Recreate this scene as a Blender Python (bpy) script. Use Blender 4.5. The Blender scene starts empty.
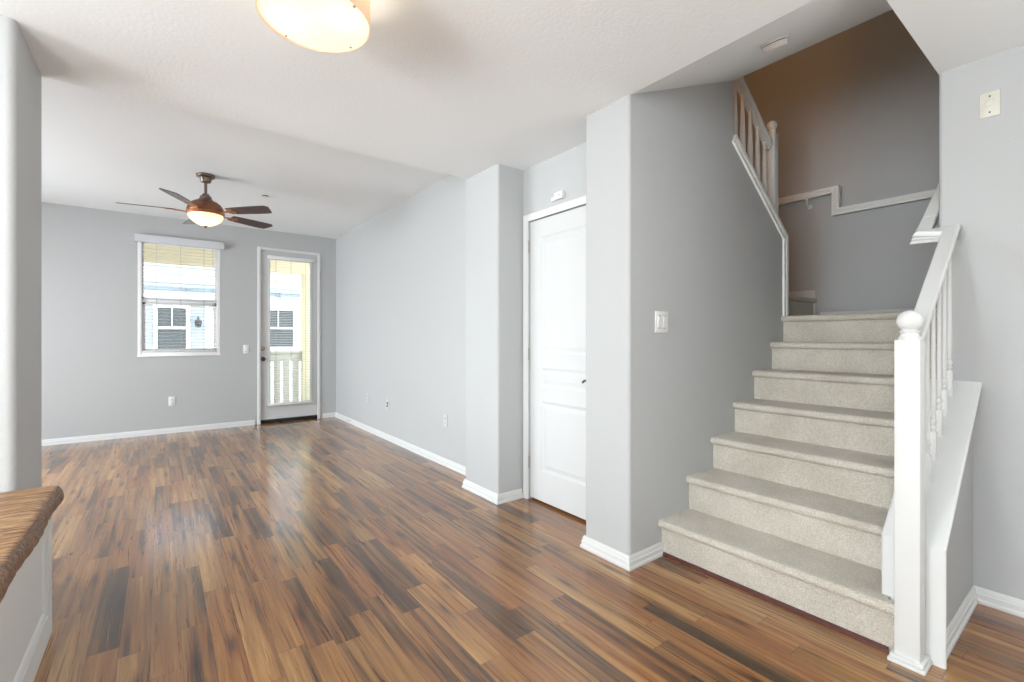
import bpy, bmesh, math, random
from mathutils import Vector, Matrix
random.seed(7)
C = bpy.context.scene.collection
PI = math.pi

# ------------------------------------------------------------------ camera
cam_d = bpy.data.cameras.new('camera')
cam = bpy.data.objects.new('camera', cam_d); C.objects.link(cam)
cam_d.sensor_width = 36.0
cam_d.lens = 464.5 / 1024 * 36.0
cam_d.shift_y = -3.0 / 1024
cam_d.clip_start = 0.02
cam.location = (0, 0, 1.2)
cam.rotation_euler = (PI / 2, 0, -0.6485)
bpy.context.scene.camera = cam

# ------------------------------------------------------------------ view + world
sc = bpy.context.scene
sc.view_settings.view_transform = 'Standard'
sc.view_settings.look = 'None'
sc.view_settings.exposure = 0.12
sc.view_settings.gamma = 1.0
sc.view_settings.use_curve_mapping = False
w = bpy.data.worlds.new('sky'); sc.world = w; w.use_nodes = True
wn = w.node_tree.nodes; wl = w.node_tree.links
bg = wn['Background']
bg.inputs['Color'].default_value = (0.86, 0.93, 1.0, 1)
bg.inputs['Strength'].default_value = 5.3

def area(name, loc, rot, sx, sy, power, color=(1, 1, 1), spread=PI):
    l = bpy.data.lights.new(name, 'AREA'); l.shape = 'RECTANGLE'; l.size = sx; l.size_y = sy
    l.energy = power; l.color = color; l.spread = spread
    o = bpy.data.objects.new(name, l); C.objects.link(o)
    o.location = loc; o.rotation_euler = rot
    return o
def point(name, loc, power, color, r=0.04):
    l = bpy.data.lights.new(name, 'POINT'); l.energy = power; l.color = color; l.shadow_soft_size = r
    o = bpy.data.objects.new(name, l); C.objects.link(o); o.location = loc
    return o
# daylight coming in through the windows behind and beside the camera
area('daylight_left_window', (-3.62, 0.2, 1.4), (0, -PI / 2 - 0.6, 0), 2.0, 3.4, 138, (0.98, 1.0, 1.0))
area('daylight_back_window', (-2.2, -2.62, 1.35), (PI / 2 + 0.5, 0, 0), 2.6, 2.0, 20, (0.98, 1.0, 1.0))
area('daylight_right_window', (2.90, -1.55, 1.35), (0, PI / 2 + 0.35, 0), 1.9, 1.7, 42, (0.98, 1.0, 1.0))
area('daylight_living_window', (-3.22, 5.3, 1.45), (0, -PI / 2 + 0.35, 0), 1.7, 2.4, 118, (0.90, 0.95, 1.0), 2.4)
point('added_fill_left', (-1.25, 0.9, 1.66), 66, (0.98, 1.0, 1.0), 0.22)  # added fill light to brighten the left wall end and the ceiling there
point('hall_lamp_upstairs', (2.38, 1.79, 3.55), 9.5, (1.0, 0.42, 0.11), 0.06)

point('stairwell_warm_fill', (3.9, 1.05, 4.95), 2.5, (1.0, 0.72, 0.48), 0.15)  # added warm fill for the upper steps and the far stairwell wall

# ------------------------------------------------------------------ materials
def mat(name, color, rough=0.6, metal=0.0, bump=0.0, bscale=60.0, spec=0.5, emit=None, estr=0.0, var=0.0, vscale=4.0, detail=3.0, sheen=0.0):
    m = bpy.data.materials.new(name); m.use_nodes = True
    n = m.node_tree.nodes; l = m.node_tree.links; b = n['Principled BSDF']
    b.inputs['Base Color'].default_value = (*color, 1)
    b.inputs['Roughness'].default_value = rough
    b.inputs['Metallic'].default_value = metal
    b.inputs['Specular IOR Level'].default_value = spec
    if sheen: b.inputs['Sheen Weight'].default_value = sheen
    if emit:
        b.inputs['Emission Color'].default_value = (*emit, 1); b.inputs['Emission Strength'].default_value = estr
    tc = n.new('ShaderNodeTexCoord')
    if bump:
        t = n.new('ShaderNodeTexNoise'); t.inputs['Scale'].default_value = bscale; t.inputs['Detail'].default_value = detail
        l.new(tc.outputs['Object'], t.inputs['Vector'])
        bp = n.new('ShaderNodeBump'); bp.inputs['Strength'].default_value = bump; bp.inputs['Distance'].default_value = 0.01
        l.new(t.outputs['Fac'], bp.inputs['Height']); l.new(bp.outputs['Normal'], b.inputs['Normal'])
    if var:
        t = n.new('ShaderNodeTexNoise'); t.inputs['Scale'].default_value = vscale; t.inputs['Detail'].default_value = 4
        l.new(tc.outputs['Object'], t.inputs['Vector'])
        r = n.new('ShaderNodeValToRGB')
        r.color_ramp.elements[0].position = 0.3; r.color_ramp.elements[1].position = 0.7
        r.color_ramp.elements[0].color = (*[c * (1 - var) for c in color], 1)
        r.color_ramp.elements[1].color = (*[min(1, c * (1 + var)) for c in color], 1)
        l.new(t.outputs['Fac'], r.inputs['Fac']); l.new(r.outputs['Color'], b.inputs['Base Color'])
    return m

M = {}
M['wall'] = mat('grey_wall_paint', (0.50, 0.508, 0.508), 0.75, bump=0.12, bscale=70, spec=0.25)
M['ceiling'] = mat('white_ceiling_paint', (0.87, 0.90, 0.912), 0.85, bump=0.12, bscale=60, spec=0.2)
M['trim'] = mat('white_trim_enamel', (0.71, 0.715, 0.705), 0.45, bump=0.02, bscale=30, spec=0.3)
M['door'] = mat('white_door_enamel', (0.62, 0.625, 0.62), 0.55, bump=0.03, bscale=40, spec=0.25)
M['plastic'] = mat('white_plastic', (0.80, 0.80, 0.79), 0.35)
M['cream'] = mat('cream_plastic', (0.66, 0.635, 0.55), 0.4, var=0.03, vscale=40)
M['valance'] = mat('pale_grey_valance', (0.64, 0.65, 0.68), 0.5)
M['painted'] = mat('painted_over_plastic', (0.60, 0.61, 0.61), 0.5)
M['vinyl'] = mat('white_vinyl', (0.90, 0.90, 0.90), 0.5)
M['trim_lit'] = mat('lit_white_trim_enamel', (0.86, 0.86, 0.84), 0.45, spec=0.3)  # trim enamel lightened in colour to stand in for light on the upper rails
M['slot'] = mat('dark_slot', (0.03, 0.03, 0.03), 0.6)
M['bronze'] = mat('oil_rubbed_bronze', (0.20, 0.080, 0.042), 0.35, metal=0.6, var=0.3, vscale=14)
M['copper'] = mat('antique_copper', (0.42, 0.17, 0.075), 0.35, metal=0.7, var=0.3, vscale=20)
M['pewter'] = mat('antique_pewter', (0.20, 0.15, 0.115), 0.35, metal=0.8, var=0.2, vscale=20)
M['blade'] = mat('walnut_blade', (0.07, 0.035, 0.026), 0.38, var=0.3, vscale=10)
M['steel'] = mat('brushed_steel', (0.45, 0.44, 0.42), 0.3, metal=0.9)
M['brass'] = mat('aged_brass', (0.40, 0.32, 0.22), 0.3, metal=0.9)
M['knob'] = mat('dark_pewter_knob', (0.10, 0.095, 0.09), 0.3, metal=0.8)
M['sill'] = mat('dark_threshold', (0.015, 0.013, 0.012), 0.6)
M['shoe'] = mat('mahogany_shoe_moulding', (0.10, 0.036, 0.030), 0.25)
M['beam'] = mat('cream_beam_stucco', (0.95, 0.80, 0.54), 0.8, bump=0.1)
M['post'] = mat('pale_yellow_stucco', (0.88, 0.78, 0.50), 0.8, bump=0.1)
M['picket'] = mat('beige_picket', (0.60, 0.57, 0.46), 0.7)
M['siding'] = mat('pale_blue_siding', (0.52, 0.60, 0.67), 0.8)
M['siding_c'] = mat('cream_siding', (0.78, 0.76, 0.70), 0.8)
M['bluegrey'] = mat('blue_grey_panel', (0.38, 0.42, 0.47), 0.8)
M['out_white'] = mat('white_exterior_trim', (0.90, 0.90, 0.90), 0.7)
M['out_dark'] = mat('dark_pane', (0.10, 0.11, 0.115), 0.2)
M['iron'] = mat('black_iron', (0.03, 0.03, 0.03), 0.4)
M['concrete'] = mat('concrete', (0.45, 0.44, 0.42), 0.9, var=0.1)
M['string'] = mat('grey_cord', (0.30, 0.30, 0.30), 0.8)

def glass_mat():
    m = bpy.data.materials.new('clear_window_glass'); m.use_nodes = True
    n = m.node_tree.nodes; l = m.node_tree.links
    n.remove(n['Principled BSDF'])
    t = n.new('ShaderNodeBsdfTransparent'); t.inputs['Color'].default_value = (0.94, 0.96, 0.96, 1)
    g = n.new('ShaderNodeBsdfGlossy'); g.inputs['Roughness'].default_value = 0.02
    f = n.new('ShaderNodeFresnel'); f.inputs['IOR'].default_value = 1.45
    x = n.new('ShaderNodeMixShader')
    l.new(f.outputs[0], x.inputs['Fac']); l.new(t.outputs[0], x.inputs[1]); l.new(g.outputs[0], x.inputs[2])
    l.new(x.outputs[0], n['Material Output'].inputs['Surface'])
    return m
M['glass'] = glass_mat()

def slat_mat():
    m = bpy.data.materials.new('white_blind_slat'); m.use_nodes = True
    n = m.node_tree.nodes; l = m.node_tree.links; b = n['Principled BSDF']
    b.inputs['Base Color'].default_value = (0.86, 0.86, 0.85, 1); b.inputs['Roughness'].default_value = 0.5
    t = n.new('ShaderNodeBsdfTranslucent'); t.inputs['Color'].default_value = (0.9, 0.9, 0.88, 1)
    x = n.new('ShaderNodeMixShader'); x.inputs['Fac'].default_value = 0.55
    l.new(b.outputs[0], x.inputs[1]); l.new(t.outputs[0], x.inputs[2])
    l.new(x.outputs[0], n['Material Output'].inputs['Surface'])
    return m
M['slat'] = slat_mat()

def lamp_glass(name, color, strength, tr):
    m = bpy.data.materials.new(name); m.use_nodes = True
    n = m.node_tree.nodes; l = m.node_tree.links; b = n['Principled BSDF']
    b.inputs['Base Color'].default_value = (*color, 1); b.inputs['Roughness'].default_value = 0.4
    b.inputs['Emission Color'].default_value = (*color, 1); b.inputs['Emission Strength'].default_value = strength
    t = n.new('ShaderNodeBsdfTranslucent'); t.inputs['Color'].default_value = (*color, 1)
    x = n.new('ShaderNodeMixShader'); x.inputs['Fac'].default_value = tr
    l.new(b.outputs[0], x.inputs[1]); l.new(t.outputs[0], x.inputs[2])
    l.new(x.outputs[0], n['Material Output'].inputs['Surface'])
    return m
M['diffuser'] = lamp_glass('lit_opal_diffuser', (1.0, 0.97, 0.91), 0.28, 0.5)
M['shade'] = lamp_glass('beige_fabric_shade', (0.80, 0.66, 0.50), 0.28, 0.4)
M['bowl'] = lamp_glass('lit_frosted_bowl', (1.0, 0.80, 0.52), 0.75, 0.5)

class NT:
    """small helper for math node chains"""
    def __init__(s, m): s.n = m.node_tree.nodes; s.l = m.node_tree.links
    def math(s, op, a, b=None, c=None):
        x = s.n.new('ShaderNodeMath'); x.operation = op
        for i, v in enumerate((a, b, c)):
            if v is None: continue
            if isinstance(v, (int, float)): x.inputs[i].default_value = v
            else: s.l.new(v, x.inputs[i])
        return x.outputs[0]
    def comb(s, a, b, c):
        x = s.n.new('ShaderNodeCombineXYZ')
        for i, v in enumerate((a, b, c)):
            if isinstance(v, (int, float)): x.inputs[i].default_value = v
            else: s.l.new(v, x.inputs[i])
        return x.outputs[0]
    def white(s, v):
        x = s.n.new('ShaderNodeTexWhiteNoise'); x.noise_dimensions = '3D'; s.l.new(v, x.inputs['Vector']); return x.outputs['Value']
    def noise(s, v, scale=1.0, detail=2.0, rough=0.5, dist=0.0):
        x = s.n.new('ShaderNodeTexNoise'); x.inputs['Scale'].default_value = scale; x.inputs['Detail'].default_value = detail
        x.inputs['Roughness'].default_value = rough; x.inputs['Distortion'].default_value = dist
        s.l.new(v, x.inputs['Vector']); return x.outputs['Fac']
    def ramp(s, f, stops, interp='LINEAR'):
        x = s.n.new('ShaderNodeValToRGB'); r = x.color_ramp; r.interpolation = interp
        while len(r.elements) < len(stops): r.elements.new(0.5)
        for e, (p, c) in zip(r.elements, stops):
            e.position = p; e.color = (*c, 1) if len(c) == 3 else c
        s.l.new(f, x.inputs['Fac']); return x.outputs['Color']
    def mix(s, f, a, b, mode='MIX'):
        x = s.n.new('ShaderNodeMix'); x.data_type = 'RGBA'; x.blend_type = mode
        if isinstance(f, (int, float)): x.inputs[0].default_value = f
        else: s.l.new(f, x.inputs[0])
        for i, v in ((6, a), (7, b)):
            if isinstance(v, tuple): x.inputs[i].default_value = (*v, 1)
            else: s.l.new(v, x.inputs[i])
        return x.outputs[2]

def floor_mat():
    m = bpy.data.materials.new('two_strip_wood_laminate'); m.use_nodes = True
    q = NT(m); n = q.n; l = q.l; b = n['Principled BSDF']
    tc = n.new('ShaderNodeTexCoord'); sp = n.new('ShaderNodeSeparateXYZ'); l.new(tc.outputs['Object'], sp.inputs[0])
    x, y = sp.outputs[0], sp.outputs[1]
    W = 0.0965
    xs = q.math('DIVIDE', q.math('SUBTRACT', x, 0.0675), W)
    i = q.math('FLOOR', xs); fx = q.math('SUBTRACT', xs, i)
    off = q.math('MULTIPLY', q.white(q.comb(i, 3.7, 0.5)), 5.0)
    L = q.math('ADD', 0.60, q.math('MULTIPLY', q.white(q.comb(i, 9.1, 2.5)), 0.22))
    ys = q.math('ADD', q.math('DIVIDE', y, L), off)
    j = q.math('FLOOR', ys); fy = q.math('SUBTRACT', ys, j)
    # some strips split in two tones
    r1 = q.white(q.comb(i, j, 1.0)); r2 = q.white(q.comb(i, j, 8.0)); r3 = q.white(q.comb(i, j, 15.0))
    # knots bend the grain
    kx = q.math('ADD', q.math('MULTIPLY', q.math('SUBTRACT', r2, 0.5), 0.5), 0.5)
    ky = q.math('ADD', q.math('MULTIPLY', r3, 0.5), 0.25)
    dx = q.math('MULTIPLY', q.math('SUBTRACT', fx, kx), W)
    dy = q.math('MULTIPLY', q.math('SUBTRACT', fy, ky), L)
    kd = q.math('SQRT', q.math('ADD', q.math('MULTIPLY', dx, dx), q.math('MULTIPLY', q.math('MULTIPLY', dy, dy), 0.035)))
    pull = q.math('DIVIDE', q.math('MULTIPLY', dx, 0.016), q.math('ADD', q.math('MULTIPLY', kd, 1.0), 0.008))
    has = q.math('GREATER_THAN', r1, 0.62)
    gx = q.math('ADD', x, q.math('MULTIPLY', pull, has))
    wob = q.math('MULTIPLY', q.math('SUBTRACT', q.noise(q.comb(q.math('MULTIPLY', x, 6), q.math('ADD', q.math('MULTIPLY', y, 2.2), q.math('MULTIPLY', r2, 40)), r1), 1, 2), 0.5), 0.022)
    gx = q.math('ADD', gx, wob)
    sh = q.math('MULTIPLY', r1, 37.0)
    big = q.noise(q.comb(q.math('MULTIPLY', gx, 23), q.math('ADD', q.math('MULTIPLY', y, 0.9), sh), q.math('MULTIPLY', r3, 17)), 1, 2, 0.5)
    mid = q.noise(q.comb(q.math('MULTIPLY', gx, 75), q.math('ADD', q.math('MULTIPLY', y, 2.2), sh), q.math('MULTIPLY', r2, 9)), 1, 3, 0.55)
    fine = q.noise(q.comb(q.math('MULTIPLY', gx, 420), q.math('ADD', q.math('MULTIPLY', y, 9), sh), 0.0), 1, 2, 0.6)
    tone = q.math('ADD', q.math('MULTIPLY', q.math('SUBTRACT', big, 0.5), 1.6), q.math('MULTIPLY', q.math('SUBTRACT', mid, 0.5), 0.62))
    tone = q.math('ADD', tone, q.math('MULTIPLY', q.math('SUBTRACT', r2, 0.5), 0.52))
    tone = q.math('ADD', tone, 0.5)
    tone = q.math('MINIMUM', q.math('MAXIMUM', tone, 0.0), 1.0)
    colA = q.ramp(tone, [(0.0, (0.075, 0.038, 0.022)), (0.22, (0.125, 0.055, 0.026)), (0.42, (0.300, 0.120, 0.043)),
                         (0.68, (0.400, 0.180, 0.066)), (1.0, (0.58, 0.33, 0.14))])
    colB = q.ramp(tone, [(0.0, (0.085, 0.050, 0.031)), (0.22, (0.145, 0.080, 0.041)), (0.45, (0.320, 0.170, 0.074)),
                         (0.72, (0.46, 0.27, 0.118)), (1.0, (0.62, 0.40, 0.19))])
    col = q.mix(r3, colA, colB)
    fr = q.ramp(fine, [(0.30, (0.62, 0.60, 0.58)), (0.62, (1.06, 1.06, 1.06))])
    col = q.mix(0.75, col, fr, 'MULTIPLY')
    ks = q.ramp(kd, [(0.004, (0.14, 0.10, 0.08)), (0.010, (0.50, 0.42, 0.37)), (0.024, (1, 1, 1))])
    col = q.mix(has, col, q.mix(0.85, col, ks, 'MULTIPLY'))
    e1 = q.math('MINIMUM', fx, q.math('SUBTRACT', 1.0, fx))
    e2 = q.math('MULTIPLY', q.math('MINIMUM', fy, q.math('SUBTRACT', 1.0, fy)), 6.5)
    e = q.math('MINIMUM', e1, e2)
    seam = q.ramp(e, [(0.006, (0.45, 0.42, 0.40)), (0.018, (1, 1, 1))])
    col = q.mix(0.8, col, seam, 'MULTIPLY')
    vein = q.noise(q.comb(q.math('MULTIPLY', gx, 130), q.math('ADD', q.math('MULTIPLY', y, 1.6), sh), q.math('MULTIPLY', r1, 5)), 1, 2, 0.5)
    vc = q.ramp(vein, [(0.30, (0.42, 0.36, 0.32)), (0.42, (1, 1, 1))])
    col = q.mix(0.8, col, vc, 'MULTIPLY')
    col = q.mix(1.0, col, (0.87, 0.79, 0.63), 'MULTIPLY')
    l.new(col, b.inputs['Base Color'])
    b.inputs['Roughness'].default_value = 0.30
    b.inputs['Specular IOR Level'].default_value = 0.5
    b.inputs['Coat Weight'].default_value = 0.65; b.inputs['Coat Roughness'].default_value = 0.13; b.inputs['Coat IOR'].default_value = 1.5
    rr = q.math('ADD', 0.24, q.math('MULTIPLY', mid, 0.09)); l.new(rr, b.inputs['Roughness'])
    bp = n.new('ShaderNodeBump'); bp.inputs['Strength'].default_value = 0.06; bp.inputs['Distance'].default_value = 0.003
    hh = q.math('ADD', q.math('MULTIPLY', fine, 0.35), q.math('MULTIPLY', q.math('MINIMUM', e, 0.03), 20.0))
    l.new(hh, bp.inputs['Height']); l.new(bp.outputs['Normal'], b.inputs['Normal'])
    return m
M['floor'] = floor_mat()

def carpet_mat():
    m = bpy.data.materials.new('textured_loop_carpet'); m.use_nodes = True
    q = NT(m); n = q.n; l = q.l; b = n['Principled BSDF']
    tc = n.new('ShaderNodeTexCoord'); v = tc.outputs['Object']
    a = q.noise(v, 260, 2, 0.6); c = q.noise(v, 150, 3, 0.65); d = q.noise(v, 5, 3, 0.5)
    vo = n.new('ShaderNodeTexVoronoi'); vo.inputs['Scale'].default_value = 150; l.new(v, vo.inputs['Vector'])
    base = q.ramp(c, [(0.30, (0.54, 0.495, 0.425)), (0.70, (0.77, 0.725, 0.645))])
    sp = q.ramp(a, [(0.32, (0.78, 0.77, 0.75)), (0.6, (1, 1, 1))])
    col = q.mix(0.8, base, sp, 'MULTIPLY')
    pa = q.ramp(d, [(0.35, (0.86, 0.85, 0.83)), (0.62, (1, 1, 1))])
    col = q.mix(0.8, col, pa, 'MULTIPLY')
    l.new(col, b.inputs['Base Color'])
    b.inputs['Roughness'].default_value = 0.95; b.inputs['Specular IOR Level'].default_value = 0.1
    b.inputs['Sheen Weight'].default_value = 0.2
    bp = n.new('ShaderNodeBump'); bp.inputs['Strength'].default_value = 0.55; bp.inputs['Distance'].default_value = 0.008
    h = q.math('ADD', c, q.math('MULTIPLY', vo.outputs['Distance'], 0.8))
    l.new(h, bp.inputs['Height']); l.new(bp.outputs['Normal'], b.inputs['Normal'])
    return m
M['carpet'] = carpet_mat()

def top_mat():
    m = bpy.data.materials.new('rustic_wood_slab'); m.use_nodes = True
    q = NT(m); n = q.n; l = q.l; b = n['Principled BSDF']
    tc = n.new('ShaderNodeTexCoord'); sp = n.new('ShaderNodeSeparateXYZ'); l.new(tc.outputs['Object'], sp.inputs[0])
    x, y, z = sp.outputs
    wv = q.math('MULTIPLY', q.noise(q.comb(q.math('MULTIPLY', x, 4), q.math('MULTIPLY', y, 3), z), 1, 3), 1.6)
    g = q.noise(q.comb(q.math('ADD', q.math('MULTIPLY', x, 3), wv), q.math('ADD', q.math('MULTIPLY', y, 40), q.math('MULTIPLY', wv, 2.5)), q.math('MULTIPLY', z, 55)), 1.6, 6, 0.7)
    f = q.noise(q.comb(q.math('MULTIPLY', x, 18), q.math('ADD', q.math('MULTIPLY', y, 150), q.math('MULTIPLY', wv, 4)), q.math('MULTIPLY', z, 120)), 1.2, 3, 0.6)
    col = q.ramp(g, [(0.28, (0.045, 0.020, 0.009)), (0.42, (0.17, 0.078, 0.030)), (0.52, (0.40, 0.22, 0.10)), (0.68, (0.66, 0.46, 0.28))])
    fr = q.ramp(f, [(0.32, (0.55, 0.5, 0.45)), (0.6, (1.05, 1.05, 1.05))])
    col = q.mix(0.7, col, fr, 'MULTIPLY')
    bark = q.ramp(q.math('ADD', x, 1.0), [(0.655, (1, 1, 1)), (0.668, (0.50, 0.42, 0.36))])
    col = q.mix(1.0, col, bark, 'MULTIPLY')
    l.new(col, b.inputs['Base Color']); b.inputs['Roughness'].default_value = 0.45
    bp = n.new('ShaderNodeBump'); bp.inputs['Strength'].default_value = 0.18; bp.inputs['Distance'].default_value = 0.006
    l.new(g, bp.inputs['Height']); l.new(bp.outputs['Normal'], b.inputs['Normal'])
    return m
M['slab'] = top_mat()

# ------------------------------------------------------------------ mesh helpers
def box(bm, lo, hi, bev=0.0):
    x0, y0, z0 = lo; x1, y1, z1 = hi
    vs = [bm.verts.new(p) for p in ((x0,y0,z0),(x1,y0,z0),(x1,y1,z0),(x0,y1,z0),(x0,y0,z1),(x1,y0,z1),(x1,y1,z1),(x0,y1,z1))]
    fs = [bm.faces.new([vs[k] for k in f]) for f in ((0,3,2,1),(4,5,6,7),(0,1,5,4),(1,2,6,5),(2,3,7,6),(3,0,4,7))]
    if bev > 0:
        es = list({e for f in fs for e in f.edges})
        bmesh.ops.bevel(bm, geom=es, offset=bev, segments=2, profile=0.5, affect='EDGES')
def prism(bm, pts, axis, a, b):
    """extrude a closed 2D outline along axis: 'z' -> (x,y), 'y' -> (x,z), 'x' -> (y,z)"""
    def P(p, t):
        return {'z': (p[0], p[1], t), 'y': (p[0], t, p[1]), 'x': (t, p[0], p[1])}[axis]
    A = [bm.verts.new(P(p, a)) for p in pts]; B = [bm.verts.new(P(p, b)) for p in pts]
    n = len(pts)
    for k in range(n): bm.faces.new((A[k], A[(k+1) % n], B[(k+1) % n], B[k]))
    bm.faces.new(A[::-1]); bm.faces.new(B)
def rounded(pts, rad, seg=7):
    """round chosen corners; rad: {index: radius}"""
    out = []; n = len(pts)
    for k, p in enumerate(pts):
        r = rad.get(k, 0)
        if not r: out.append(tuple(p)); continue
        p = Vector(p); a = (Vector(pts[k-1]) - p).normalized(); b = (Vector(pts[(k+1) % n]) - p).normalized()
        ang = a.angle(b); t = r / math.tan(ang / 2); c = p + (a + b).normalized() * (r / math.sin(ang / 2))
        s = p + a * t - c; e = p + b * t - c
        for q in range(seg + 1):
            v = s.slerp(e, q / seg) if False else (s * math.sin((1 - q/seg) * (PI - ang)) + e * math.sin(q/seg * (PI - ang))) / math.sin(PI - ang)
            out.append(tuple(c + v))
    return out
def sweep(bm, prof, path, up=(0, 0, 1), sides=None, closed=False, cap=True):
    """profile (u,v): u along side = dir x up, v along the local up; mitred joints"""
    P = [Vector(p) for p in path]; up = Vector(up); n = len(P)
    segs = []
    cnt = n if closed else n - 1
    for k in range(cnt):
        d = (P[(k+1) % n] - P[k]).normalized()
        s = Vector(sides[k]) if sides else d.cross(up)
        s = s.normalized(); u = s.cross(d).normalized()
        segs.append((d, s, u))
    rings = []
    for k in range(n):
        if closed: i0, i1 = (k-1) % n, k
        else: i0, i1 = max(k-1, 0), min(k, cnt-1)
        d0, s0, u0 = segs[i0]; d1, s1, u1 = segs[i1]
        nrm = (d0 + d1).normalized()
        ring = []
        for (a, b) in prof:
            p = P[k] + s0 * a + u0 * b
            t = (P[k] - p).dot(nrm) / d0.dot(nrm)
            ring.append(bm.verts.new(p + d0 * t))
        rings.append(ring)
    m = len(prof)
    for k in range(cnt):
        A, B = rings[k], rings[(k+1) % n]
        for q in range(m): bm.faces.new((A[q], A[(q+1) % m], B[(q+1) % m], B[q]))
    if cap and not closed:
        bm.faces.new(rings[0][::-1]); bm.faces.new(rings[-1])
def lathe(bm, prof, c=(0, 0, 0), seg=24, rx=None):
    """profile (r,z) around a vertical axis through c"""
    rings = []
    for r, z in prof:
        if r < 1e-5: rings.append([bm.verts.new((c[0], c[1], c[2] + z))])
        else: rings.append([bm.verts.new((c[0] + r*math.cos(2*PI*k/seg), c[1] + r*math.sin(2*PI*k/seg), c[2] + z)) for k in range(seg)])
    for A, B in zip(rings, rings[1:]):
        for k in range(seg):
            a = [A[k % len(A)], A[(k+1) % len(A)]]; b = [B[(k+1) % len(B)], B[k % len(B)]]
            f = list(dict.fromkeys(a + b))
            if len(f) > 2: bm.faces.new(f)
    if len(rings[0]) > 1: bm.faces.new(rings[0][::-1])
    if len(rings[-1]) > 1: bm.faces.new(rings[-1])
def tube(bm, pts, r, seg=10):
    prof = [(r*math.cos(2*PI*k/seg), r*math.sin(2*PI*k/seg)) for k in range(seg)]
    P = [Vector(p) for p in pts]; rings = []
    prev = None
    for k, p in enumerate(P):
        d = ((P[min(k+1, len(P)-1)] - P[max(k-1, 0)])).normalized()
        if prev is None: s = d.orthogonal().normalized()
        else: s = (prev - d * prev.dot(d)).normalized()
        prev = s; u = s.cross(d)
        rings.append([bm.verts.new(p + s*a + u*b) for a, b in prof])
    for A, B in zip(rings, rings[1:]):
        for k in range(seg): bm.faces.new((A[k], A[(k+1) % seg], B[(k+1) % seg], B[k]))
    bm.faces.new(rings[0][::-1]); bm.faces.new(rings[-1])
def xform(bm, mtx, start=0):
    bm.verts.ensure_lookup_table()
    bmesh.ops.transform(bm, matrix=mtx, verts=bm.verts[start:])
def obj(name, bm, m, parent=None, loc=None, sharp=32):
    bmesh.ops.recalc_face_normals(bm, faces=bm.faces)
    me = bpy.data.meshes.new(name); 
    if loc is not None:
        bmesh.ops.translate(bm, verts=bm.verts, vec=-Vector(loc))
    bm.to_mesh(me); bm.free()
    me.materials.append(M[m] if isinstance(m, str) else m)
    me.shade_smooth(); me.set_sharp_from_angle(angle=math.radians(sharp))
    o = bpy.data.objects.new(name, me); C.objects.link(o)
    if loc is not None: o.location = loc
    if parent is not None:
        o.parent = parent
        if loc is None: o.matrix_parent_inverse = Matrix.Translation(-parent.location) @ Matrix.Identity(4) if parent.parent is None else parent_inv(parent)
    return o
def parent_inv(p):
    t = Matrix.Identity(4)
    chain = []
    q = p
    while q is not None: chain.append(q); q = q.parent
    for q in reversed(chain): t = t @ q.matrix_parent_inverse @ q.matrix_basis
    return t.inverted()
def lobj(name, bm, m, parent, sharp=32):
    """part whose coordinates are local to its parent"""
    o = obj(name, bm, m, None, sharp=sharp); o.parent = parent; return o
def struct(name, bm, m, parent=None, sharp=32):
    o = obj(name, bm, m, parent, sharp=sharp)
    if parent is None: o['kind'] = 'structure'
    return o
def thing(name, label, cat, loc=(0, 0, 0), group=None, rotz=0):
    o = bpy.data.objects.new(name, None); C.objects.link(o)
    o.empty_display_size = 0.1
    o.location = loc; o.rotation_euler = (0, 0, rotz)
    o['label'] = label; o['category'] = cat
    if group: o['group'] = group
    return o
def tag(o, label, cat, group=None):
    o['label'] = label; o['category'] = cat
    if group: o['group'] = group
    return o
BM = bmesh.new

H1, H2, HT = 2.465, 2.712, 5.2        # entry ceiling, living-room ceiling, stairwell ceiling

# ------------------------------------------------------------------ room shell
bm = BM(); box(bm, (-3.85, -2.85, -0.12), (4.87, 7.42, 0.0)); struct('floor', bm, 'floor')

# far wall with window and balcony door openings
WX0, WX1, WZ0, WZ1 = -0.218, 0.640, 0.985, 2.435
DX0, DX1, DZ1 = 1.076, 1.912, 2.470
bm = BM()
Y0, Y1 = 7.27, 7.42
for x0, x1, z0, z1 in ((-3.45, WX0, 0, H2), (WX0, WX1, 0, WZ0), (WX0, WX1, WZ1, H2), (WX1, DX0, 0, H2), (DX0, DX1, DZ1, H2), (DX1, 2.29, 0, H2)):
    box(bm, (x0, Y0, z0), (x1, Y1, z1))
struct('wall_far', bm, 'wall')
bm = BM(); box(bm, (2.14, 3.20, 0), (2.29, 7.27, H2)); struct('wall_right', bm, 'wall')
# pilaster at the step of the ceiling
bm = BM(); prism(bm, rounded([(1.952, 2.745), (2.30, 2.745), (2.30, 3.20), (1.952, 3.20)], {0: .018, 3: .018}), 'z', 0, H1)
struct('wall_pilaster', bm, 'wall')
# closet wall, opening for the closet door
CY0, CY1, CZ1 = 1.945, 2.685, 2.068
bm = BM()
box(bm, (2.19, 1.88, 0), (2.30, CY0, H1)); box(bm, (2.19, CY1, 0), (2.30, 2.745, H1)); box(bm, (2.19, CY0, CZ1), (2.30, CY1, H1))
struct('wall_closet', bm, 'wall')
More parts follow.
